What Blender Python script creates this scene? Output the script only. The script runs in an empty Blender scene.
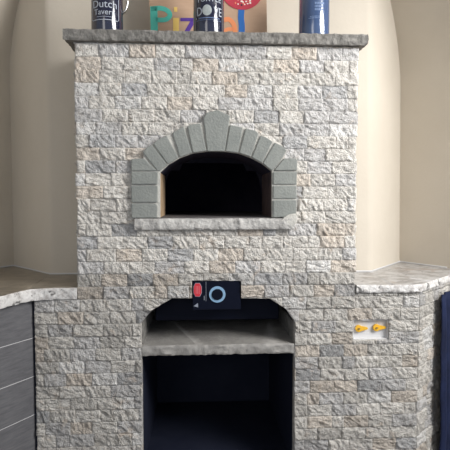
import bpy, bmesh, math, random
from mathutils import Vector, noise
random.seed(7)
S = bpy.context.scene
COL = S.collection

# ------------------------------------------------------------------ camera, light, exposure
YAW, PITCH, FPX = math.radians(3.2), math.radians(3.05), 480.0
CAM = Vector((0, -1.9, 1.27))
FW = Vector((math.sin(YAW)*math.cos(PITCH), math.cos(YAW)*math.cos(PITCH), -math.sin(PITCH)))
RT = Vector((math.cos(YAW), -math.sin(YAW), 0)); UP = RT.cross(FW)
cd = bpy.data.cameras.new('camera'); cam = bpy.data.objects.new('camera', cd); COL.objects.link(cam)
cam.location = CAM; cam.rotation_euler = (math.pi/2-PITCH, 0, -YAW)
cd.sensor_width = 36; cd.lens = 36*FPX/450; cd.clip_start = .05
S.camera = cam

w = bpy.data.worlds.new('World'); S.world = w; w.use_nodes = True
bg = w.node_tree.nodes['Background']; bg.inputs[0].default_value = (.80, .88, 1.0, 1); bg.inputs[1].default_value = .5

def area(name, loc, target, sx, sy, power, colr):
    l = bpy.data.lights.new(name, 'AREA'); l.shape = 'RECTANGLE'; l.size = sx; l.size_y = sy
    l.energy = power; l.color = colr
    o = bpy.data.objects.new(name, l); COL.objects.link(o); o.location = loc
    o.rotation_euler = (Vector(target)-Vector(loc)).to_track_quat('-Z', 'Z').to_euler()
    return o
area('window_daylight_right', (2.1, -1.45, 2.35), (.4, .1, 1.6), 1.2, 1.0, 80, (1, .98, .95))
area('window_daylight_left', (-1.4, -4.4, 2.3), (0, 0, 1.3), 1.2, 1.2, 12, (1, .96, .9))
S.view_settings.view_transform = 'Standard'; S.view_settings.look = 'None'
S.view_settings.gamma = 1; S.view_settings.use_curve_mapping = False
S.view_settings.exposure = 0.2

# ------------------------------------------------------------------ measuring
def W(x, y, Y=0.0):
    d = FW*FPX + RT*(x-225) + UP*(225-y)
    return CAM + d*((Y-CAM.y)/d.y)
def fbm(v, o=3):
    s, a = 0, 1
    for i in range(o):
        s += a*noise.noise(v); v = v*2.1; a *= .5
    return s

# ------------------------------------------------------------------ materials
def mat(name, base, rough=.7, spec=.5, var=None, scale=8, stretch=(1,1,1), bump=0, bscale=60, metal=0, attr=None, coat=0, detail=6, lo=.35, hi=.65, spots=None):
    m = bpy.data.materials.new(name); m.use_nodes = True
    nt = m.node_tree; N = nt.nodes; L = nt.links; b = N['Principled BSDF']
    b.inputs['Roughness'].default_value = rough; b.inputs['Metallic'].default_value = metal
    b.inputs['Specular IOR Level'].default_value = spec; b.inputs['Coat Weight'].default_value = coat
    b.inputs['Base Color'].default_value = (*base, 1)
    tc = N.new('ShaderNodeTexCoord'); mp = N.new('ShaderNodeMapping'); mp.inputs['Scale'].default_value = stretch
    L.new(tc.outputs['Object'], mp.inputs[0])
    out = None
    if var:
        n = N.new('ShaderNodeTexNoise'); n.inputs['Scale'].default_value = scale; n.inputs['Detail'].default_value = detail
        n.inputs['Roughness'].default_value = .65
        L.new(mp.outputs[0], n.inputs['Vector'])
        r = N.new('ShaderNodeValToRGB'); r.color_ramp.elements[0].position = lo; r.color_ramp.elements[1].position = hi
        r.color_ramp.elements[0].color = (*var, 1); r.color_ramp.elements[1].color = (*base, 1)
        L.new(n.outputs['Fac'], r.inputs[0]); out = r.outputs[0]
    if attr:
        a = N.new('ShaderNodeVertexColor'); a.layer_name = attr
        mx = N.new('ShaderNodeMix'); mx.data_type = 'RGBA'; mx.blend_type = 'MULTIPLY'; mx.inputs[0].default_value = 1
        L.new(a.outputs[0], mx.inputs[6])
        if out: L.new(out, mx.inputs[7])
        else: mx.inputs[7].default_value = (*base, 1)
        out = mx.outputs[2]
    if spots:
        for sc, st, en, c, f in spots:
            n = N.new('ShaderNodeTexNoise'); n.inputs['Scale'].default_value = sc; n.inputs['Detail'].default_value = 5
            n.inputs['Distortion'].default_value = 1.2
            L.new(mp.outputs[0], n.inputs['Vector'])
            r = N.new('ShaderNodeMapRange'); r.inputs[1].default_value = st; r.inputs[2].default_value = en; r.inputs[4].default_value = f
            L.new(n.outputs['Fac'], r.inputs[0])
            mx = N.new('ShaderNodeMix'); mx.data_type = 'RGBA'; mx.inputs[7].default_value = (*c, 1)
            L.new(r.outputs[0], mx.inputs[0]); L.new(out, mx.inputs[6]) if out else None
            if not out: mx.inputs[6].default_value = (*base, 1)
            out = mx.outputs[2]
    if out: L.new(out, b.inputs['Base Color'])
    if bump:
        n = N.new('ShaderNodeTexNoise'); n.inputs['Scale'].default_value = bscale; n.inputs['Detail'].default_value = 6
        L.new(mp.outputs[0], n.inputs['Vector'])
        bp = N.new('ShaderNodeBump'); bp.inputs['Strength'].default_value = bump; bp.inputs['Distance'].default_value = .01
        L.new(n.outputs['Fac'], bp.inputs['Height']); L.new(bp.outputs[0], b.inputs['Normal'])
    return m
M = {}
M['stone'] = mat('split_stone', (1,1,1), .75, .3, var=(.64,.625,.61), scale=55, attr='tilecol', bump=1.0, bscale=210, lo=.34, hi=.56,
                 spots=[(30, .58, .68, (.30,.28,.27), .5), (14, .60, .72, (.62,.48,.36), .35)])
M['plaster'] = mat('plaster', (.61,.56,.485), .85, .2, var=(.58,.53,.455), scale=3, bump=.06, bscale=60)
M['granite'] = mat('granite', (.52,.52,.53), .3, .5, var=(.27,.26,.26), scale=16, stretch=(1,1.4,1), lo=.38, hi=.56, detail=9,
                   spots=[(30, .60, .66, (.10,.09,.09), .8), (7, .60, .68, (.30,.22,.17), .6)])
M['granite_tan_reflection'] = mat('granite_tan_reflection', (.30,.26,.21), .28, .5, var=(.17,.145,.115), scale=14, stretch=(1,1.6,1), lo=.36, hi=.6, detail=9)  # tan wall's reflection put into the left counter's base colour
M['granite_edge'] = mat('granite_edge', (.72,.71,.70), .6, .4, var=(.42,.40,.39), scale=30, lo=.36, hi=.52, detail=9, bump=.5, bscale=90,
                   spots=[(26, .60, .66, (.08,.08,.08), .85)])
M['slab'] = mat('grey_slab', (.27,.26,.245), .75, .3, var=(.15,.145,.135), scale=30, bump=.6, bscale=90, spots=[(12, .6, .75, (.47,.45,.42), .5)])
M['sill'] = mat('sill_stone', (.62,.61,.59), .75, .3, var=(.36,.35,.34), scale=30, bump=.6, bscale=90)
M['cast'] = mat('cast_grey', (.29,.305,.29), .8, .3, var=(.235,.25,.24), scale=14, bump=.3, bscale=120)
M['mortar'] = mat('mortar', (.62,.61,.57), .9, .2, bump=.5, bscale=100, var=(.5,.49,.46), scale=40)
M['firebrick'] = mat('firebrick', (.50,.36,.22), .85, .2, var=(.36,.25,.16), scale=20)
M['shaded_jamb'] = mat('shaded_jamb', (.13,.09,.085), .85, .2, var=(.06,.045,.05), scale=9)  # firebrick darkened: the right jamb's shade is put into its colour
M['soot'] = mat('sooty_brick', (.05,.045,.07), .85, .2, var=(.025,.026,.05), scale=6)
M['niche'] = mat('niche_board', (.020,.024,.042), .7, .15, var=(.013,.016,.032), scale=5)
M['shelfm'] = mat('shelf_concrete', (.36,.35,.335), .6, .3, var=(.27,.26,.25), scale=18, bump=.3, bscale=80, spots=[(14, .6, .75, (.5,.48,.45), .5)])
M['wood'] = mat('grey_wood', (.155,.155,.165), .55, .4, var=(.095,.095,.105), scale=5, stretch=(3,3,22), lo=.3, hi=.7, bump=.1, bscale=20,
                spots=[(9, .66, .74, (.05,.05,.055), .5)])
M['joint'] = mat('pale_joint', (.62,.62,.63), .7)
M['black'] = mat('black_case', (.004,.006,.016), .5, .12)
M['dark_metal'] = mat('dark_metal', (.03,.035,.05), .45, .5)
M['red'] = mat('logo_red', (.62,.03,.05), .4)
M['ring'] = mat('ring_blue', (.25,.42,.62), .4)
M['greyprint'] = mat('grey_print', (.30,.33,.40), .5)
M['white'] = mat('white_plastic', (.66,.66,.67), .45)
M['yellow'] = mat('yellow_handle', (.85,.48,.04), .35)
M['brass'] = mat('brass', (.65,.45,.16), .35, metal=.8)
M['glaze'] = mat('navy_glaze', (.012,.015,.04), .12, .6, coat=.6)
M['glaze_sheen'] = mat('navy_glaze_sheen', (.05,.09,.20), .16, .7, coat=.8)  # navy glaze with the blue reflected sheen put into its base colour
M['print'] = mat('white_print', (.46,.50,.56), .5)
M['faint'] = mat('faint_print', (.16,.24,.42), .5)
M['steel'] = mat('steel', (.75,.74,.72), .25, metal=1)
M['board'] = mat('tan_board', (.56,.39,.28), .8, .2, var=(.50,.34,.24), scale=4, stretch=(1,1,5))
M['teal'] = mat('teal_paint', (.10,.60,.50), .6); M['pyellow'] = mat('yellow_paint', (.85,.60,.17), .6)
M['purple'] = mat('purple_paint', (.10,.04,.32), .6); M['orange'] = mat('orange_paint', (.85,.30,.13), .6)
M['blue'] = mat('blue_paint', (.02,.15,.50), .6); M['pizred'] = mat('pizza_red', (.50,.04,.07), .6)
M['dotw'] = mat('white_dot', (.85,.80,.75), .6); M['doto'] = mat('orange_dot', (.8,.3,.15), .6); M['dotk'] = mat('dark_dot', (.06,.02,.04), .6)
M['navy'] = mat('navy_shade', (.014,.022,.065), .8, .2, var=(.008,.012,.035), scale=10, bump=.3, bscale=60)
M['floor'] = mat('floor_tile', (.22,.20,.18), .5, .4, var=(.16,.14,.12), scale=6)
M['ceil'] = mat('ceiling_paint', (.7,.68,.64), .9)

# ------------------------------------------------------------------ object helpers
def wloc(o):
    v = Vector((0,0,0))
    while o: v += o.location; o = o.parent
    return v
def obj(name, bm, m, parent=None, smooth=False, sharp=None):
    me = bpy.data.meshes.new(name)
    if parent: bmesh.ops.translate(bm, verts=bm.verts, vec=-wloc(parent))
    bm.to_mesh(me); bm.free()
    for mm in (m if isinstance(m, (list, tuple)) else [m]): me.materials.append(mm)
    if smooth:
        for p in me.polygons: p.use_smooth = True
        if sharp: me.set_sharp_from_angle(angle=math.radians(sharp))
    o = bpy.data.objects.new(name, me); COL.objects.link(o)
    if parent: o.parent = parent
    return o
def tag(o, label=None, cat=None, group=None, kind=None):
    if label: o['label'] = label
    if cat: o['category'] = cat
    if group: o['group'] = group
    if kind: o['kind'] = kind
    return o
def empty(name, loc, label, cat, group=None):
    o = bpy.data.objects.new(name, None); o.empty_display_size = .05; COL.objects.link(o); o.location = loc
    return tag(o, label, cat, group)
def poly_prism(bm, pts, d):
    """pts: world points of one face; extruded by vector d"""
    a = [bm.verts.new(p) for p in pts]; b = [bm.verts.new(Vector(p)+Vector(d)) for p in pts]
    n = len(a); bm.faces.new(a); bm.faces.new(b[::-1])
    for i in range(n): bm.faces.new((a[i], b[i], b[(i+1)%n], a[(i+1)%n]))
    bmesh.ops.recalc_face_normals(bm, faces=bm.faces)
    return bm
def box(bm, x0, x1, y0, y1, z0, z1):
    return poly_prism(bm, [(x0,y0,z0),(x1,y0,z0),(x1,y0,z1),(x0,y0,z1)], (0,y1-y0,0))
def bevel(bm, w_, seg=2):
    bmesh.ops.bevel(bm, geom=bm.edges[:], offset=w_, segments=seg, affect='EDGES', profile=.6, clamp_overlap=True)
    return bm
def disc(bm, c, r, nrm_y0, y1, n=24, sx=1, sz=1):
    pts = [(c[0]+r*sx*math.cos(2*math.pi*k/n), nrm_y0, c[1]+r*sz*math.sin(2*math.pi*k/n)) for k in range(n)]
    return poly_prism(bm, pts, (0, y1-nrm_y0, 0))
def lathe(bm, prof, n=48, c=(0,0,0)):
    rings = []
    for r, z in prof:
        rings.append([bm.verts.new((c[0]+r*math.cos(2*math.pi*k/n), c[1]+r*math.sin(2*math.pi*k/n), c[2]+z)) for k in range(n)])
    for a, b in zip(rings, rings[1:]):
        for k in range(n): bm.faces.new((a[k], a[(k+1)%n], b[(k+1)%n], b[k]))
    bm.faces.new(rings[0][::-1]); bm.faces.new(rings[-1])
    return bm
def tube(bm, pts, r, n=8, flat=1):
    rings = []
    pts = [Vector(p) for p in pts]
    for i, p in enumerate(pts):
        t = (pts[min(i+1, len(pts)-1)]-pts[max(i-1, 0)]).normalized()
        a = t.cross(Vector((0,1,0))); a = a.normalized() if a.length > 1e-3 else Vector((1,0,0)); b = t.cross(a)
        rings.append([bm.verts.new(p + a*r*math.cos(2*math.pi*k/n) + b*r*flat*math.sin(2*math.pi*k/n)) for k in range(n)])
    for a, b in zip(rings, rings[1:]):
        for k in range(n): bm.faces.new((a[k], a[(k+1)%n], b[(k+1)%n], b[k]))
    bm.faces.new(rings[0][::-1]); bm.faces.new(rings[-1])
    bmesh.ops.recalc_face_normals(bm, faces=bm.faces)
    return bm
def inside(poly, x, z):
    r = False; n = len(poly)
    for i in range(n):
        (x1, z1), (x2, z2) = poly[i], poly[(i+1)%n]
        if (z1 > z) != (z2 > z) and x < (x2-x1)*(z-z1)/(z2-z1)+x1: r = not r
    return r
def snap(poly, x, z):
    best = None
    for i in range(len(poly)):
        a = Vector(poly[i]); b = Vector(poly[(i+1)%len(poly)]); ab = b-a
        t = max(0, min(1, (Vector((x,z))-a).dot(ab)/ab.length_squared)); q = a+ab*t
        d = (q-Vector((x,z))).length
        if best is None or d < best[0]: best = (d, q)
    return best[1]

# ------------------------------------------------------------------ split-face stone facing
PITCHZ, Z0 = .0493, .336
def rowz(k): return Z0 + k*PITCHZ
def stone_colour(z):
    q = random.random(); g = random.uniform(.92, 1.06)
    if q < .55: c = (.73,.705,.665)
    elif q < .76: c = (.65,.64,.635)
    elif q < .83: c = (.53,.53,.535)
    elif q < .93: c = (.71,.645,.575)
    else: c = (.78,.77,.755)
    if z < .93: g *= random.uniform(.68, .87)  # base stones: partly greyer themselves, partly light falloff put into the colour
    return tuple(min(1, v*g*1.1) for v in c)
def facing(bm, cl, org, udir, ndir, spans, holes=(), cell=.0038, back=.03, jit=(1,1)):
    """spans: function row -> (u0,u1,z0,z1) or None. The tiles are laid in rows along udir; relief goes along ndir"""
    udir = Vector(udir).normalized(); ndir = Vector(ndir).normalized(); org = Vector(org)
    for k in range(-7, 32):
        sp = spans(k)
        if not sp: continue
        u0, u1, z0, z1 = sp
        e0 = u0+random.uniform(-.005, .004)*jit[0]*(.15 if k < 11 else 1); e1 = u1+random.uniform(-.004, .005)*jit[1]
        cuts = [e0]; x = u0+random.choice([.05, .075, .1, .033, .09])
        while x < u1-.03: cuts.append(x); x += random.choice([.1, .1, .102, .1, .1, .1, .098, .115, .085, .05])
        cuts.append(e1)
        for a, b in zip(cuts, cuts[1:]):
            if any(all(inside(h, uu, zz) for uu in (a, b) for zz in (z0, z1)) for h in holes): continue
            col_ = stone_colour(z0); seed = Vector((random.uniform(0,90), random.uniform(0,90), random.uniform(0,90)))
            nx = max(3, round((b-a)/cell)); ny = max(3, round((z1-z0)/cell))
            lift = random.uniform(0, .005); tiltx = random.uniform(-.05,.05); tiltz = random.uniform(-.06,.06)
            ang = random.uniform(-.6, .6)+math.pi/2*.6; ca, sa = math.cos(ang), math.sin(ang)
            V = {}; ins = {}
            for i in range(nx+1):
                for j in range(ny+1):
                    u = a+(b-a)*i/nx; z = z0+(z1-z0)*j/ny
                    d = min(u-a, b-u, z-z0, z1-z)
                    lu, lz = u-(a+b)/2, z-(z0+z1)/2
                    p = Vector((lu*ca+lz*sa, (-lu*sa+lz*ca)*.45, 0))
                    n1 = noise.voronoi(p*75+seed)[0]; cellh = n1[0]
                    w_ = noise.noise(p*38+seed); r1 = 1-abs(noise.noise(p*52+seed))*2
                    h = .0045+lift + lu*tiltx+lz*tiltz + .0055*cellh + .004*w_ + .0028*r1 + .0040*fbm(p*130+seed, 3)
                    h = max(h, .0015)
                    e = min(1, d/.0065); h = h*(.68+.32*(e*(2-e)))
                    uu, zz = u, z
                    inh = [hh for hh in holes if inside(hh, u, z)]
                    ins[i,j] = bool(inh)
                    V[i,j] = [u, z, h, inh]
            used = {}
            def gv(i, j):
                if (i,j) not in used:
                    u, z, h, inh = V[i,j]
                    if inh: q = snap(inh[0], u, z); u, z = q.x, q.y; h *= .6
                    used[i,j] = bm.verts.new(org+udir*u+Vector((0,0,z))+ndir*h)
                return used[i,j]
            fs = []
            for i in range(nx):
                for j in range(ny):
                    c4 = [(i,j),(i+1,j),(i+1,j+1),(i,j+1)]
                    if all(ins[c] for c in c4): continue
                    try: fs.append(bm.faces.new([gv(*c) for c in c4]))
                    except ValueError: pass
            ed = [e_ for e_ in {e_ for f in fs for e_ in f.edges} if len(e_.link_faces) == 1]
            r = bmesh.ops.extrude_edge_only(bm, edges=ed)
            nv = [g for g in r['geom'] if isinstance(g, bmesh.types.BMVert)]
            for v in nv: v.co -= ndir*((v.co-org).dot(ndir)+back)
            fs += [g for g in r['geom'] if isinstance(g, bmesh.types.BMFace)]
            for f in fs:
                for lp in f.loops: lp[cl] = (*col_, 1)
def new_face_bm():
    bm = bmesh.new(); return bm, bm.loops.layers.float_color.new('tilecol')

TX0, TX1 = -.472, .634          # tower
BX0, BX1 = -.640, .897          # base
ZC = .926                       # counter top
ZL = .8800                      # underside of the left counter
ZR = .8935                      # underside of the right counter
DEPTH = .335

def P2(x, y, Y=0): v = W(x, y, Y); return (v.x, v.z)
niche = [P2(141.5,322), P2(152,310), P2(172,298), P2(192,298), P2(192,280.5), P2(241,280.5), P2(241,298), P2(269,298), P2(286,309), P2(294.5,322)]
NX0, NX1 = niche[0][0], niche[-1][0]; NZF = .163
niche_poly = [(NX0, NZF)] + niche + [(NX1, NZF)]
oven_hole = [(-.175,1.165),(.345,1.165),(.345,1.38),(.22,1.49),(.03,1.53),(-.09,1.48),(-.175,1.38)]
valve_a = P2(352.5,339.5); valve_b = P2(388,319)
valve_poly = [(valve_a[0],valve_a[1]),(valve_b[0],valve_a[1]),(valve_b[0],valve_b[1]),(valve_a[0],valve_b[1])]

# ------------------------------------------------------------------ the room
def struct(name, bm, m, smooth=False):
    return tag(obj(name, bm, m, None, smooth, 40 if smooth else None), kind='structure')
bm = bmesh.new(); box(bm, -4, 4, -5.5, 2, -.1, 0); struct('floor', bm, M['floor'])
bm = bmesh.new(); box(bm, -4, 4, -5.5, 2, 3.0, 3.1); struct('ceiling', bm, M['ceil'])
# plaster chase behind the chimney, with chamfered corners
def chase(xin, corner, back, lean):
    bm = bmesh.new(); sgn = 1 if corner[0] > 0 else -1
    d = (Vector(back)-Vector(corner)).normalized()
    far = Vector(corner)+d*.95
    prev = None; n = 13
    for k in range(n+1):
        z = 3.0*k/n
        dx = lean*(z-.93)
        c = Vector((corner[0]+dx, corner[1], z))
        # softly rounded arris
        q = [Vector((xin, corner[1], z)), c-Vector((sgn*.02,0,0)), c-Vector((sgn*.006,-.004,0)), c+Vector((d.x,d.y,0))*.014, Vector((far.x+dx, far.y, z))]
        row = [bm.verts.new(p) for p in q]
        if prev:
            for i in range(4): bm.faces.new((prev[i], prev[i+1], row[i+1], row[i]))
        prev = row
    bmesh.ops.recalc_face_normals(bm, faces=bm.faces)
    return bm
struct('wall_back_left', chase(TX0+.01, (-.68,.335), (-.947,.625), 0), M['plaster'], True)
struct('wall_back_right', chase(TX1-.01, (.824,.335), (1.103,.67), -.02), M['plaster'], True)
bm = bmesh.new(); box(bm, TX0+.01, TX1-.01, .345, .42, 1.87, 3.0); 
bmesh.ops.translate(bm, verts=bm.verts, vec=(0,-.01,0)); struct('wall_back', bm, M['plaster'])
def side_wall(p0, dirv, length):
    bm = bmesh.new(); d = Vector((*dirv, 0)).normalized(); inn = Vector((-d.y, d.x, 0))
    if inn.x*p0[0] > 0: inn = -inn
    prev = None
    for k in range(41):
        z = 3.0*k/40; off = 1.0*max(0, z-1.88)**2
        base = Vector((*p0, z)) + inn*off
        row = [bm.verts.new(base-d*.6), bm.verts.new(base+d*length), bm.verts.new(base+d*length-inn*.12), bm.verts.new(base-d*.6-inn*.12)]
        if prev:
            for i in range(4): bm.faces.new((prev[i], prev[(i+1)%4], row[(i+1)%4], row[i]))
        prev = row
    bmesh.ops.recalc_face_normals(bm, faces=bm.faces)
    return bm
struct('wall_left', side_wall((-.955,.635), (-.5,-.87), 1.15), M['plaster'], True)
struct('wall_right', side_wall((1.108,.676), (.50,-.87), 1.15), M['plaster'], True)
# caulk line where the plaster meets the counters
bm = bmesh.new()
tube(bm, [(-1.22,.16,ZC+.003), (-.955,.628,ZC+.003), (-.68,.331,ZC+.003), (TX0,.331,ZC+.003)], .004, 6); struct('trim_1', bm, M['white'])
bm = bmesh.new()
tube(bm, [(TX1,.331,ZC+.003), (.824,.331,ZC+.003), (1.108,.67,ZC+.003), (1.245,.43,ZC+.003)], .004, 6); struct('trim_2', bm, M['white'])

# ------------------------------------------------------------------ the oven
oven = empty('pizza_oven', (.08, .15, 0), 'tall wood-fired pizza oven faced in pale split-face stone with arched mouth', 'oven')
bm, cl = new_face_bm()
def span_tower(k):
    z0, z1 = rowz(k), rowz(k+1)
    if k >= 12: return (TX0+.003, TX1-.003, z0, min(z1, 1.868))
    if k == 11: return (TX0, TX1, z0, z1)
    return (BX0, BX1, max(z0, 0), z1)
def front_span(k):
    if rowz(k+1) <= 0: return None
    return span_tower(k)
facing(bm, cl, (0,0,0), (1,0,0), (0,-1,0), front_span, holes=(niche_poly, oven_hole, valve_poly))
facing(bm, cl, (0,0,0), (1,0,0), (0,-1,0), lambda k: (TX1, BX1, rowz(11), ZR) if k == 11 else None, jit=(0,.3))
obj('stone_facing', bm, M['stone'], oven, True, 38)
for s in (-1, 1):
    bm, cl = new_face_bm(); x = TX0+.010 if s < 0 else TX1-.010
    facing(bm, cl, (x, 0 if s > 0 else DEPTH, 0), (0, s, 0), (s,0,0), lambda k: (0.004, DEPTH-.0, max(rowz(k), ZC), min(rowz(k+1), 1.868)) if k >= 12 else None, cell=.006, back=.02, jit=(0,0))
    obj('stone_facing', bm, M['stone'], oven, True, 38)
# right end of the base turns back at an angle to the wall
DR = Vector((.262,.235,0)).normalized()
bm, cl = new_face_bm()
facing(bm, cl, (BX1, .002, 0), DR, (DR.y, -DR.x, 0), lambda k: (0, .50, max(0, rowz(k)), min(rowz(k+1), ZR)) if rowz(k+1) > 0 and k < 12 else None, cell=.005, jit=(.5,0))
obj('stone_facing', bm, M['stone'], oven, True, 38)
# oven throat and chamber
inner_px = [(160,217.5),(160,172.5),(168,164.8),(179.5,158),(192.5,153.2),(207,151.3),(225,151.5),(238.5,153.2),(251,157.6),(262.3,163.5),(272,171.2),(272,217.5)]
inner = [P2(x, y) for x, y in inner_px]
cx = (inner[0][0]+inner[-1][0])/2; OZ = inner[0][1]
bm = bmesh.new(); th = .30
jl = [Vector((x, .001, z)) for x, z in inner]
a = [bm.verts.new(v) for v in jl]; b = [bm.verts.new(v+Vector((0,th,0))) for v in jl]
bm.free()
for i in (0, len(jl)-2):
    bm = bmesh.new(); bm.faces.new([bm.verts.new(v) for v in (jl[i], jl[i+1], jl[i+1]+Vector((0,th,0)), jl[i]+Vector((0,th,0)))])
    obj('side_jamb', bm, M['firebrick'] if i == 0 else M['shaded_jamb'], oven)
bm = bmesh.new()
a = [bm.verts.new(v) for v in jl]; b = [bm.verts.new(v+Vector((0,th,0))) for v in jl]
for i in range(1, len(jl)-2): bm.faces.new((a[i], a[i+1], b[i+1], b[i]))
obj('throat_arch', bm, M['soot'], oven)
bm = bmesh.new(); box(bm, inner[0][0]-.16, inner[-1][0]+.16, .0, 1.1, OZ-.03, OZ)
obj('oven_floor', bm, mat('hearth_brick', (.16,.15,.15), .8, .2, var=(.09,.085,.09), scale=12), oven)
# dome: a shell with an opening towards the throat
bm = bmesh.new(); nu, nv = 40, 12; R1, R2, H = .40, .40, .36; dc = (cx, th+.385)
rows = []
for j in range(nv+1):
    ph = math.pi/2*j/nv
    rows.append([bm.verts.new((dc[0]+R1*math.cos(ph)*math.cos(2*math.pi*i/nu), dc[1]+R2*math.cos(ph)*math.sin(2*math.pi*i/nu), OZ+H*math.sin(ph)**.8)) for i in range(nu)])
for j in range(nv):
    for i in range(nu):
        q = (rows[j][i], rows[j][(i+1)%nu], rows[j+1][(i+1)%nu], rows[j+1][i])
        c = sum((v.co for v in q), Vector())/4
        if c.y < dc[1]-.30 and inside(inner, c.x, c.z): continue
        try: bm.faces.new(q)
        except ValueError: pass
bmesh.ops.remove_doubles(bm, verts=bm.verts, dist=1e-4)
obj('oven_dome', bm, M['soot'], oven, True)
# closes the ring between throat and dome
bm = bmesh.new()
out = [(cx+.36*math.cos(t), OZ-.02+.38*math.sin(t)) for t in [math.pi*(1-k/(len(inner)-1)) for k in range(len(inner))]]
a = [bm.verts.new((x, th, z)) for x, z in inner]; b = [bm.verts.new((x, th+.003, z)) for x, z in out]
for i in range(len(a)-1): bm.faces.new((a[i], a[i+1], b[i+1], b[i]))
obj('dome_front', bm, M['soot'], oven)

# arch surround: cast grey blocks
YF = -.026
def block(name, px, parent, rough=True):
    pts = [W(x, y, YF) for x, y in px]
    c = sum(pts, Vector())/len(pts)
    pts = [p+(c-p).normalized()*.0022 for p in pts]
    bm = bmesh.new(); poly_prism(bm, pts, (0, .026, 0)); bevel(bm, .0035, 2)
    dy = random.uniform(-.002,.002)
    for v in bm.verts: v.co.y += dy
    return obj(name, bm, M['cast'], parent)
block('keystone', [(203,117.5),(206.5,112),(218,109.3),(230.5,115.5),(225,151.8),(207.3,151.8)], oven)
for px in ([(187,126.5),(190,124),(200.5,122.8),(207,151.3),(193,153.2)],
           [(172,132.8),(175,130.5),(183.5,125.6),(192.5,153.2),(180,157.8)],
           [(152.5,143.5),(158,139),(166.5,134.6),(179,158),(168,164.9)],
           [(142,151.8),(145.5,147.5),(151.3,143.8),(168,164.9),(160,171.5),(157.5,171.2)],
           [(230,124),(243.2,127),(238.3,153.2),(225.2,151.6)],
           [(245.5,127.8),(255,129.8),(259,133),(250.8,157.5),(239,153.2)],
           [(260.8,134.8),(266,136.5),(273.2,141.2),(262.2,163.4),(251.5,157.6)],
           [(275,142),(281,144.5),(287.3,149.8),(283.5,157.5),(272.8,171),(271,170.5),(262.5,163.5)]):
    block('arch_stone', px, oven)
for px in ([(130.8,158.6),(144,157.8),(157.5,171),(130.6,171)],
           [(130.6,171.6),(158.3,171.6),(158,184.6),(130.8,184.6)],
           [(130.8,185.4),(158,185.4),(158,202.6),(130.8,202.6)],
           [(130.8,203.4),(156.5,203.4),(158,206),(157.5,218.2),(131,218.2)],
           [(284,157.8),(296.5,158),(297.8,160),(297.6,170.8),(273.5,170.8)],
           [(272.8,171.6),(297.6,171.6),(297.4,184.6),(272.8,184.6)],
           [(272.8,185.4),(297.3,185.4),(297.3,199),(272.8,199)],
           [(272.8,199.8),(297.2,199.8),(297,213),(292,217.6),(272.8,217.6)]):
    block('jamb_stone', px, oven)
# mortar behind the blocks
outer_px = [(132,218),(131.5,159.5),(143.5,159),(143.5,152),(153,143.5),(173,132),(189,125),(203,122),(204,117),(208,112.5),(218,110.3),(229.5,116),(229.5,124.5),(246,128),(262,136),(276,143),(286.5,150.5),(283,158.5),(296.5,159),(296.5,217)]
bm = bmesh.new()
ov = [W(x, y, -.019) for x, y in outer_px]; iv = [W(x, y, -.019) for x, y in inner_px]
ia = [bm.verts.new(p) for p in iv]; oa = [bm.verts.new(p) for p in ov]
ia2 = [bm.verts.new(p+Vector((0,.022,0))) for p in iv]; oa2 = [bm.verts.new(p+Vector((0,.022,0))) for p in ov]
edges = [bm.edges.new((oa[i], oa[i+1])) for i in range(len(oa)-1)] + [bm.edges.new((ia[i], ia[i+1])) for i in range(len(ia)-1)] + [bm.edges.new((oa[0], ia[0])), bm.edges.new((oa[-1], ia[-1]))]
bmesh.ops.triangle_fill(bm, use_beauty=True, edges=edges)
for s1, s2 in ((ia, ia2), (oa, oa2)):
    for i in range(len(s1)-1): bm.faces.new((s1[i], s1[i+1], s2[i+1], s2[i]))
bmesh.ops.recalc_face_normals(bm, faces=bm.faces)
obj('mortar', bm, M['mortar'], oven)

# ------------------------------------------------------------------ rough-edged slabs
def slab(outline, z0, z1, amp=.004, rough_flags=None, step=.007, nz=6, freq=45, under=0.0, top_mat=True):
    """outline: list of (x,y) counter-clockwise seen from above; rough_flags per edge"""
    pts = []; n = len(outline)
    for i in range(n):
        a = Vector(outline[i]); b = Vector(outline[(i+1)%n]); L_ = (b-a).length
        rg = rough_flags[i] if rough_flags else True
        m = max(1, int(L_/step)) if rg else 1
        nrm = Vector((b.y-a.y, a.x-b.x)).normalized()
        for k in range(m): pts.append((a+(b-a)*k/m, nrm, rg))
    bm = bmesh.new(); rings = []
    for j in range(nz+1):
        t = j/nz; z = z0+(z1-z0)*t; row = []
        for p, nn, rg in pts:
            q = Vector((p.x, p.y, z))
            if rg:
                hsh = fbm(Vector((p.x*freq, p.y*freq, z*freq*1.3)), 3)
                vor = noise.voronoi(Vector((p.x*55, p.y*55, z*40)))[0][0]
                dd = amp*hsh+amp*1.2*(vor-.4) - (.003 if j in (0, nz) else 0) - under*(1-t)
                q.x += nn.x*dd; q.y += nn.y*dd
                if j in (0, nz): q.z += .0016*noise.noise(Vector((p.x*60, p.y*60, j*3)))
            row.append(bm.verts.new(q))
        rings.append(row)
    N_ = len(pts)
    for a, b in zip(rings, rings[1:]):
        for k in range(N_):
            f = bm.faces.new((a[k], a[(k+1)%N_], b[(k+1)%N_], b[k])); f.material_index = 1
    f1 = bm.faces.new(rings[0][::-1]); f2 = bm.faces.new(rings[-1])
    bmesh.ops.triangulate(bm, faces=[f1, f2])
    return bm

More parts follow.
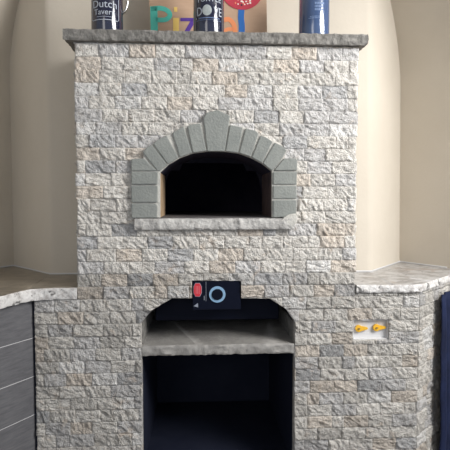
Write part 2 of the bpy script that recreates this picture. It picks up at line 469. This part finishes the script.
# sill under the mouth
za = W(215,218.6,-.035).z; zb = W(215,229.5,-.035).z
xa, xb = W(134.5,224,-.035).x, W(294.5,224,-.035).x
bm = slab([(xa,-.034),(xb,-.034),(xb,.0),(inner[-1][0],.0),(inner[-1][0],.03),(inner[0][0],.03),(inner[0][0],.0),(xa,.0)], zb, za, .004, [1,1,0,0,0,0,0,1])
obj('sill_stone', bm, [M['sill'], M['sill']], oven, True, 35)
bm = bmesh.new(); pts = [W(x,y,-.034) for x,y in [(282,226),(281,221),(284,217.5),(289,214.5),(295,213.5),(297,216),(296.5,222),(293,227)]]
poly_prism(bm, pts, (0,.03,0)); bevel(bm, .003, 2)
s = obj('mortar_patch', bm, M['mortar'], oven); s['label'] = 'pale mortar patch at the right end of the sill'

# firewood niche: lining, shelf
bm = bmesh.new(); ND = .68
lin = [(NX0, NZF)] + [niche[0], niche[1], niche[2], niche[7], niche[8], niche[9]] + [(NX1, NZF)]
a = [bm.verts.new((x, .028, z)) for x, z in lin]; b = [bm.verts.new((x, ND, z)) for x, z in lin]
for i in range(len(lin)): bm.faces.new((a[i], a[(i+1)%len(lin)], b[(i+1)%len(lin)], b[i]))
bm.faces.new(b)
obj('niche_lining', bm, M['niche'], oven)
zsh = W(218,345,-.012).z
for xx, ss, ww in ((NX0, 1, niche[0][1]), (NX1, -1, niche[-1][1])):
    bm = bmesh.new(); box(bm, xx, xx+ss*.004, .012, ND-.01, zsh+.001, ww-.002); obj('side_lining', bm, M['slab'], oven)
bm = bmesh.new(); box(bm, NX0, NX1, .0, .03, NZF-.02, NZF+.001); obj('niche_threshold', bm, M['niche'], oven)
zt = W(218,345,-.012).z; zu = W(218,355,-.012).z
bm = slab([(NX0+.002,-.008),(NX1-.002,-.008),(NX1-.002,ND-.005),(NX0+.002,ND-.005)], zu, zt, .004, [1,0,0,0])
sh = obj('niche_shelf', bm, [M['shelfm'], M['shelfm']], oven, True, 35); sh['label'] = 'grey rough-edged slab shelf inside the lower niche'

# ------------------------------------------------------------------ mantel
YM = -.038
mt, mb = W(215,31.3,YM).z, W(215,44.2,YM).z
mx0, mx1 = W(62.5,36,YM).x, W(368.5,40,YM).x
bm = slab([(mx0,YM),(mx1,YM),(mx1,.333),(TX1+.0,.333),(TX0,.333),(mx0,.333)], max(mb, 1.869), mt, .0045, [1,1,0,0,0,1], under=.004)
m_ = obj('mantel_shelf', bm, [M['slab'], M['slab']], None, True, 35)
tag(m_, 'long grey stone mantel slab with rough edges on top of the stone chimney', 'shelf')
MT = mt

# ------------------------------------------------------------------ counters
leftc = [(-.474,.331),(-.68,.331),(-.950,.622),(-1.40,-.155),(-1.32,-.48),(-1.05,-.50),(-.88,-.42),(-.785,-.33),(-.727,-.23),(-.69,-.145),(-.664,-.075),(-.638,-.040),(-.60,-.024),(-.55,-.018),(-.474,-.016)]
fl = [0,0,0,0,0,1,1,1,1,1,1,1,1,1,0]
bm = slab(leftc, ZL+.001, ZC, .0035, fl)
tag(obj('stone_countertop', bm, [M['granite_tan_reflection'], M['granite_edge']], None, True, 35), 'curved granite countertop left of the chimney, above the grey cabinet', 'countertop')
rightc = [(.636,-.018),(.87,-.024),(.895,-.018),(.925,.0),(1.255,.318),(1.26,.40),(1.108,.665),(.824,.331),(.636,.331)]
fl = [1,1,1,1,0,0,0,0,0]
bm = slab(rightc, ZR+.001, ZC, .0035, fl)
tag(obj('stone_countertop', bm, [M['granite'], M['granite_edge']], None, True, 35), 'pale granite countertop right of the chimney, above the yellow valve handles', 'countertop')

# ------------------------------------------------------------------ left cabinet
cab = empty('base_cabinet', (-.9, .0, 0), 'dark grey wood-look plank cabinet under the left granite countertop', 'cabinet')
curve = [(-.6425,.006),(-.722,-.116),(-.80,-.232),(-.90,-.34),(-1.05,-.42),(-1.25,-.42)]
def skin(zlo, zhi, out=0, th_=.02):
    bm = bmesh.new(); f = []; n = len(curve)
    nr = []
    for i in range(n):
        a = Vector(curve[max(0,i-1)]); b = Vector(curve[min(n-1,i+1)]); d = (b-a).normalized(); nr.append(Vector((-d.y, d.x)))
        if nr[-1].y > 0: nr[-1] = -nr[-1]
    for i in range(n):
        p = Vector(curve[i])+nr[i]*out; q = p-nr[i]*th_
        f.append([bm.verts.new((p.x,p.y,zlo)), bm.verts.new((p.x,p.y,zhi)), bm.verts.new((q.x,q.y,zhi)), bm.verts.new((q.x,q.y,zlo))])
    for a, b in zip(f, f[1:]):
        for k in range(4): bm.faces.new((a[k], b[k], b[(k+1)%4], a[(k+1)%4]))
    bm.faces.new(f[0]); bm.faces.new(f[-1][::-1]); bmesh.ops.recalc_face_normals(bm, faces=bm.faces)
    return bm
zj = [.727-.1535*k for k in range(6)]
top = ZL-.001
for k, zl in enumerate(zj):
    obj('plank', skin(max(zl+.0013, .002), top), M['wood'], cab); top = zl-.0013
obj('joint_strip', skin(.002, ZL-.002, -.0006, .015), M['joint'], cab)
bm = bmesh.new(); box(bm, -.6445, -.6418, -.008, .01, .002, ZL-.002)  # dark strip put in for the shaded gap beside the cabinet
e = obj('gap_strip', bm, M['black'], cab); e['label'] = 'thin dark strip put in for the gap at the cabinet edge'

# ------------------------------------------------------------------ valve box
vb = empty('valve_box', (valve_a[0], 0, valve_a[1]), 'white recessed utility box with two yellow lever handles in the right stonework', 'valve box')
x0, x1, z0, z1 = valve_a[0], valve_b[0], valve_a[1], valve_b[1]
bm = bmesh.new(); t = .003
box(bm, x0, x1, .012, .016, z0, z1)
for q in ((x0,x0+t,z0,z1),(x1-t,x1,z0,z1),(x0,x1,z0,z0+t),(x0,x1,z1-t,z1)): box(bm, q[0], q[1], -.004, .014, q[2], q[3])
obj('housing', bm, M['white'], vb)
for (px, py, ex) in ((359,328.7,367.5),(376.7,327.8,385.5)):
    c = W(px, py, .0); e = W(ex, py+.2, .0)
    bm = bmesh.new(); disc(bm, (c.x,c.z), .0145, .0, .010, 24); bevel(bm, .002, 2)
    n = 10
    poly_prism(bm, [(c.x+.004,.001,c.z-.011),(e.x,.001,c.z-.0045),(e.x+.003,.001,c.z),(e.x,.001,c.z+.0045),(c.x+.004,.001,c.z+.011)], (0,.008,0))
    h = obj('lever_handle', bm, M['yellow'], vb)
    bm = bmesh.new(); disc(bm, (c.x,c.z), .0045, -.004, .004, 6); obj('nut', bm, M['brass'], h)
    bm = bmesh.new(); disc(bm, (c.x,c.z), .006, .008, .014, 16); obj('stem', bm, M['brass'], vb)

# ------------------------------------------------------------------ control box
def text_obj(txt, size, depth, name, m, parent, xform, align='CENTER', xs=1.0):
    cu = bpy.data.curves.new(name, 'FONT'); cu.body = txt; cu.size = size; cu.extrude = depth; cu.align_x = align; cu.resolution_u = 3
    o = bpy.data.objects.new(name, cu); COL.objects.link(o)
    me = bpy.data.meshes.new_from_object(o.evaluated_get(bpy.context.evaluated_depsgraph_get()))
    COL.objects.unlink(o); bpy.data.objects.remove(o)
    bm = bmesh.new(); bm.from_mesh(me); bpy.data.meshes.remove(me)
    bmesh.ops.subdivide_edges(bm, edges=[e_ for e_ in bm.edges if e_.calc_length() > size*.15], cuts=2)
    for v in bm.verts: v.co = xform(v.co.x*xs, v.co.y, v.co.z)
    return obj(name, bm, m, parent)
c0 = P2(192.6,281.2); c1 = P2(240.6,309)
YB = -.006
ctl = empty('control_box', ((c0[0]+c1[0])/2, 0, c1[1]), 'black gas burner control box with blue ring dial above the niche', 'control box')
bm = bmesh.new(); box(bm, c0[0], c1[0], YB, .12, c1[1], c0[1]); bevel(bm, .0015, 1); obj('case', bm, M['black'], ctl)
bz0 = W(215,320,.11).z  # bottom edge lowered so the housing darkens the back of the shelf
bm = bmesh.new(); box(bm, NX0+.045, NX1-.045, .11, .60, bz0, niche[2][1]-.004); bevel(bm, .004, 1); obj('burner_housing', bm, M['black'], ctl)
c = W(217.3,294.3,YB)
bm = bmesh.new(); n = 40; ra, rb = .0325, .0225
o1 = [bm.verts.new((c.x+ra*math.cos(2*math.pi*k/n), YB-.004, c.z+ra*math.sin(2*math.pi*k/n))) for k in range(n)]
i1 = [bm.verts.new((c.x+rb*math.cos(2*math.pi*k/n), YB-.004, c.z+rb*math.sin(2*math.pi*k/n))) for k in range(n)]
o2 = [bm.verts.new(v.co+Vector((0,.0045,0))) for v in o1]; i2 = [bm.verts.new(v.co+Vector((0,.0045,0))) for v in i1]
for k in range(n):
    q = (k+1)%n
    bm.faces.new((o1[k],o1[q],i1[q],i1[k])); bm.faces.new((o1[k],o2[k],o2[q],o1[q])); bm.faces.new((i1[k],i1[q],i2[q],i2[k]))
bmesh.ops.recalc_face_normals(bm, faces=bm.faces)
rg = obj('dial_ring', bm, M['ring'], ctl); rg['label'] = 'pale blue ring around the dial'
bm = bmesh.new(); disc(bm, (c.x,c.z), .0215, YB-.008, YB, 32); bevel(bm, .002, 2); obj('dial_knob', bm, M['black'], ctl)
c = W(197.6,289.8,YB)
def oct_(w_, h_, k=.45): return [(-w_,-h_*k),(-w_*.55,-h_),(w_*.55,-h_),(w_,-h_*k),(w_,h_*k),(w_*.55,h_),(-w_*.55,h_),(-w_,h_*k)]
bm = bmesh.new(); poly_prism(bm, [(c.x+x, YB-.001, c.z+z) for x, z in oct_(.0165,.0275)], (0,.0012,0)); lg = obj('logo_badge', bm, M['greyprint'], ctl)
bm = bmesh.new(); poly_prism(bm, [(c.x+x, YB-.0018, c.z+z) for x, z in oct_(.0148,.0258)], (0,.001,0)); obj('badge_face', bm, M['red'], lg)
bm = bmesh.new()
for dx in (-.006,.0,.006): box(bm, c.x+dx-.001, c.x+dx+.001, YB-.0024, YB-.0017, c.z-.016, c.z+.016)
obj('badge_lines', bm, mat('pale_red', (.75,.22,.25), .5), lg)
bm = bmesh.new(); q = W(206,281.5,YB); q2 = W(206,301,YB); box(bm, q.x-.0006, q.x+.0006, YB-.001, YB, q2.z, q.z)
q = W(204.3,298,YB)
for k in range(5): box(bm, q.x-.002, q.x+.002, YB-.001, YB, q.z-.008+k*.0036, q.z-.006+k*.0036)
obj('printed_line', bm, M['greyprint'], ctl)
bm = bmesh.new(); q = W(196.4,305.3,YB)
poly_prism(bm, [(q.x-.011,YB-.001,q.z-.003),(q.x+.007,YB-.001,q.z-.008),(q.x+.006,YB-.001,q.z+.009)], (0,.001,0)); obj('warning_triangle', bm, M['greyprint'], ctl)

# ------------------------------------------------------------------ painted pizza board on the mantel
YBD = .20; LEAN = .06
def BP(x, y, off=0.0):     # point on the leaning board's face
    v = W(x, y, YBD); 
    yy = YBD+(v.z-MT)*LEAN
    v = W(x, y, yy); return v+Vector((0,-off,0))
def bz(v): return Vector((v.x, YBD+(v.z-MT)*LEAN, v.z))
board = empty('painted_sign', (W(207,30,YBD).x, YBD, MT), 'tan board hand-painted with Pizza in coloured letters leaning behind the growlers', 'sign')
xl, xr = W(147.5,5,YBD).x, W(266.5,20,YBD).x
bm = bmesh.new(); t2 = MT+.42
poly_prism(bm, [bz(Vector((xl+.012,0,MT+.001))), bz(Vector((xr+.004,0,MT+.001))), bz(Vector((xr,0,t2))), bz(Vector((xl,0,t2)))], (0,.012,0))
obj('board', bm, M['board'], board)
def stroke(pts, wd, m, closed=False):
    """a brush stroke of width wd (m) along image-measured points, laid on the board's face"""
    P = [BP(x, y) for x, y in pts]; P = [Vector((p.x, 0, p.z)) for p in P]
    # smooth
    Q = []
    for i in range(len(P)-1):
        p0 = P[max(0,i-1)]; p1 = P[i]; p2 = P[i+1]; p3 = P[min(len(P)-1,i+2)]
        for k in range(6):
            t = k/6; Q.append(.5*((2*p1)+(p2-p0)*t+(2*p0-5*p1+4*p2-p3)*t*t+(3*p1-p0-3*p2+p3)*t**3))
    Q.append(P[-1])
    bm = bmesh.new(); A = []; n = len(Q)
    for i in range(n):
        d = (Q[min(n-1,i+1)]-Q[max(0,i-1)]).normalized(); s_ = Vector((-d.z,0,d.x))*wd/2
        A.append([bm.verts.new(bz(Q[i]+s_)+Vector((0,-.0015,0))), bm.verts.new(bz(Q[i]-s_)+Vector((0,-.0015,0)))])
    for a, b in zip(A, A[1:]): bm.faces.new((a[0], b[0], b[1], a[1]))
    r = bmesh.ops.extrude_face_region(bm, geom=bm.faces[:])
    for v in [g for g in r['geom'] if isinstance(g, bmesh.types.BMVert)]: v.co.y += .0012
    bmesh.ops.recalc_face_normals(bm, faces=bm.faces)
    return bm
pxm = .00438
def letter(parts, m, lab):
    bm = bmesh.new()
    for pts, wpx in parts:
        b2 = stroke(pts, wpx*pxm, m); me = bpy.data.meshes.new('t'); b2.to_mesh(me); b2.free(); bm.from_mesh(me); bpy.data.meshes.remove(me)
    o = obj('painted_letter', bm, m, board); o['label'] = lab
letter([([(153.8,6.5),(154,20),(154.5,36)], 7), ([(151,9),(160,8.2),(167,10.5),(170,15),(166,19.5),(156,20)], 4.6)], M['teal'], 'teal painted letter P')
letter([([(176,18),(176,28),(176,36)], 5.6), ([(174.0,9.5),(177.2,9.5)], 4.6)], M['pyellow'], 'yellow painted letter i')
letter([([(180.5,19.6),(187,19.6),(195,19.6)], 3.2), ([(193.5,20.5),(189,28),(185,35)], 4.2), ([(184,36),(190,36),(196,36)], 3)], M['purple'], 'purple painted letter z')
letter([([(200,19.6),(206,19.6),(212,19.6)], 3.2), ([(211,20.5),(207,28),(203,35)], 4.2), ([(202,36),(208,36),(214,36)], 3)], M['purple'], 'purple painted letter z')
letter([([(224,20),(229,19.5),(233.5,24),(235,30),(235,36)], 4.5), ([(233,29),(227,29.5),(224,33),(228,36),(234,35)], 3.5)], M['orange'], 'orange painted letter a')
letter([([(241.5,9),(241,18),(241.8,26),(241.5,36)], 6)], M['blue'], 'blue painted upright stroke')
def bdisc(cx_, cy_, rx, ry, m, name, lay, parent, n=24):
    bm = bmesh.new(); c = BP(cx_, cy_)
    pts = [bz(Vector((c.x+rx*pxm*math.cos(2*math.pi*k/n), 0, c.z+ry*pxm*math.sin(2*math.pi*k/n))))+Vector((0,-lay,0)) for k in range(n)]
    poly_prism(bm, pts, (0,.0009,0)); return bm
pz = obj('painted_pizza', bdisc(242,-9,20.5,18.7,None,'',.0028,board,36), M['pizred'], board); pz['label'] = 'round red painted pizza'
rr = random.Random(3)
for m, cnt in (('dotw', 64), ('doto', 14), ('dotk', 10)):
    for k in range(cnt):
        a = rr.uniform(0, 6.28); r_ = math.sqrt(rr.random())*15.5
        b2 = bdisc(242+r_*math.cos(a)*1.1, -9+r_*math.sin(a), rr.uniform(.6,1.1)*(1.5 if m=='dotk' else 1), rr.uniform(.6,1.0)*(1.3 if m=='dotk' else 1), None, '', .0036+.0003*rr.random(), None, 7)
        obj('painted_topping', b2, M[m], pz)

# ------------------------------------------------------------------ growlers on the mantel
GR = .0605
def growler(px, label, m, gy=.036):
    x = W(px, 25, gy).x
    g = empty('beer_growler', (x, gy, MT), label, 'growler', 'glazed beer growlers on the mantel'); g['group'] = 'growlers on the mantel'
    return g, x
def build_body(g, x, gy, m):
    bm = bmesh.new()
    lathe(bm, [(GR-.006,0),(GR-.001,.0015),(GR,.005),(GR,.165),(GR-.003,.178),(GR-.014,.195),(GR-.030,.212),(.022,.226),(.0195,.235),(.0195,.25),(.022,.252),(.022,.258),(.0,.2585)][:-1], 64, (x,gy,MT))
    return obj('body', bm, m, g, True, 35)
def wrap(x, gy):
    return lambda a, b, c: Vector((x+(GR+.0006+c)*math.sin(a/GR), gy-(GR+.0006+c)*math.cos(a/GR), MT+b))
gspec = [(107.3, 'dark navy growler with tavern lettering and steel handle, leftmost on the mantel', 'glaze'),
         (208.7, 'dark navy growler printed DOVE in front of the painted board', 'glaze'),
         (314.0, 'navy growler with blue sheen put into its colour, standing alone on the right of the mantel', 'glaze_sheen')]
gy = .036; proto = None
for i, (px, lab, mk) in enumerate(gspec):
    x = W(px, 25, gy).x
    g = empty('beer_growler', (x, gy, MT), lab, 'growler', 'growlers on the mantel')
    if proto is None:
        body = build_body(g, x, gy, M[mk]); proto = body
        bm = bmesh.new(); lathe(bm, [(.0235,.2585),(.0245,.262),(.0245,.278),(.0225,.282)], 32, (x,gy,MT)); cap = obj('cap', bm, M['dark_metal'], g, True, 35)
    else:
        for src in (proto, cap):
            c2 = src.copy(); COL.objects.link(c2); c2.parent = g
            if src is proto and mk != 'glaze':
                c2.data = src.data.copy(); c2.data.materials[0] = M[mk]
    wr = wrap(x, gy)
    if i == 0:
        text_obj('Dutch', .040, .0003, 'printed_word', M['print'], g, lambda a,b,c: wr(a, .086+b, c))
        text_obj('Tavern', .030, .0003, 'printed_word', M['print'], g, lambda a,b,c: wr(a, .060+b, c))
        bm = bmesh.new()
        def bar(a0, b0, a1, b1, t_=.0012):
            n = max(2, int(abs(a1-a0)/.004)+1)
            for k in range(n):
                s0, s1 = k/n, (k+1)/n
                pa, pb = (a0+(a1-a0)*s0, b0+(b1-b0)*s0), (a0+(a1-a0)*s1, b0+(b1-b0)*s1)
                if abs(a1-a0) > abs(b1-b0): qs = [(pa[0],pa[1]-t_),(pb[0],pb[1]-t_),(pb[0],pb[1]+t_),(pa[0],pa[1]+t_)]
                else: qs = [(pa[0]-t_,pa[1]),(pa[0]+t_,pa[1]),(pb[0]+t_,pb[1]),(pb[0]-t_,pb[1])]
                bm.faces.new([bm.verts.new(wr(a_, b_, .0002)) for a_, b_ in qs])
        L_, B_, T_ = .058, .041, .135
        bar(-L_+.006, B_, L_-.006, B_); bar(-L_+.006, T_, L_-.006, T_)
        for s in (-1, 1): bar(s*L_, B_+.006, s*L_, T_-.006); bar(s*(L_-.006), B_, s*L_, B_+.006)
        bar(-.03, .052, .03, .052, .0007)
        obj('printed_frame', bm, M['print'], g)
        bm = bmesh.new()
        pts = [(x+GR*.97, gy, MT+.085)] + [(x+GR+.020*math.sin(math.pi*k/10)**.7, gy, MT+.085+.10*k/10) for k in range(1,10)] + [(x+GR*.93, gy, MT+.185)]
        tube(bm, pts, .0045, 10, 1.6); obj('handle', bm, M['steel'], g, True)
    elif i == 1:
        text_obj('D', .046, .0003, 'printed_letter', M['print'], g, lambda a,b,c: wr(a-.040, .066+b, c), xs=.8)
        text_obj('VE', .046, .0003, 'printed_letter', M['print'], g, lambda a,b,c: wr(a+.037, .066+b, c), xs=.75)
        text_obj('TURTLE', .030, .0003, 'printed_word', M['print'], g, lambda a,b,c: wr(a, .117+b, c))
        bm = bmesh.new(); n = 28
        bm.faces.new([bm.verts.new(wr(-.008+.0185*math.cos(2*math.pi*k/n), .084+.0205*math.sin(2*math.pi*k/n), .0004)) for k in range(n)])
        bmesh.ops.triangulate(bm, faces=bm.faces[:])
        obj('printed_disc', bm, mat('grey_green_print', (.42,.46,.46), .5, var=(.28,.32,.33), scale=60), g)
        bm = bmesh.new()
        for k in range(18):
            a0 = -.042+k*.0048; bm.faces.new([bm.verts.new(wr(a_, b_, .0002)) for a_, b_ in ((a0,.054),(a0+.0034,.054),(a0+.0034,.0575),(a0,.0575))])
        for k in range(20):
            a0 = -.055+k*.0055; bm.faces.new([bm.verts.new(wr(a_, b_, .0001)) for a_, b_ in ((a0,.0475),(a0+.0055,.0475),(a0+.0055,.0483),(a0,.0483))])
        obj('printed_rule', bm, M['faint'], g)
    else:
        r3 = random.Random(5)
        for row_, (a0_, a1_) in ((.062,(-.035,.02)),(.068,(-.030,.01)),(.092,(-.012,.022)),(.104,(-.012,.022)),(.116,(-.012,.022))):
            a0 = a0_; bm = bmesh.new()
            while a0 < a1_:
                wd = r3.uniform(.002,.005)
                h_ = .0035 if row_ < .08 else .008
                bm.faces.new([bm.verts.new(wr(a_, b_, .0002)) for a_, b_ in ((a0,row_),(a0+wd,row_),(a0+wd,row_+h_),(a0,row_+h_))]); a0 += wd+.0015
            obj('faint_print', bm, M['faint'], g)

# ------------------------------------------------------------------ navy cloth added for the bluish shade right of the base
bm = bmesh.new(); A0 = Vector((1.015,.085,0)); nrm = Vector((DR.y,-DR.x,0)); prev = None
for i in range(61):
    u = .36*i/60; off = .020+.010*math.sin(u*70)+.006*math.sin(u*31+1)
    col_ = []
    for j in range(25):
        z = .02+(ZL-.035)*j/24
        o_ = off*(1+.25*math.sin(z*4+u*9)) + .004*fbm(Vector((u*12, z*5, 0)))
        if i > 50 : o_ = min(o_, .03)
        col_.append(bm.verts.new(A0+DR*(u+.006*math.sin(z*9)*(1 if i==0 else .5))+nrm*o_+Vector((0,0,z))))
    if prev:
        for j in range(24): bm.faces.new((prev[j], col_[j], col_[j+1], prev[j+1]))
    prev = col_
bmesh.ops.recalc_face_normals(bm, faces=bm.faces)
cl_ = obj('shade_sheet', bm, M['navy'], None, True)
sm = cl_.modifiers.new('thick', 'SOLIDIFY'); sm.thickness = .003
tag(cl_, 'dark navy cloth added for the bluish shade under the right countertop at the picture edge', 'sheet')
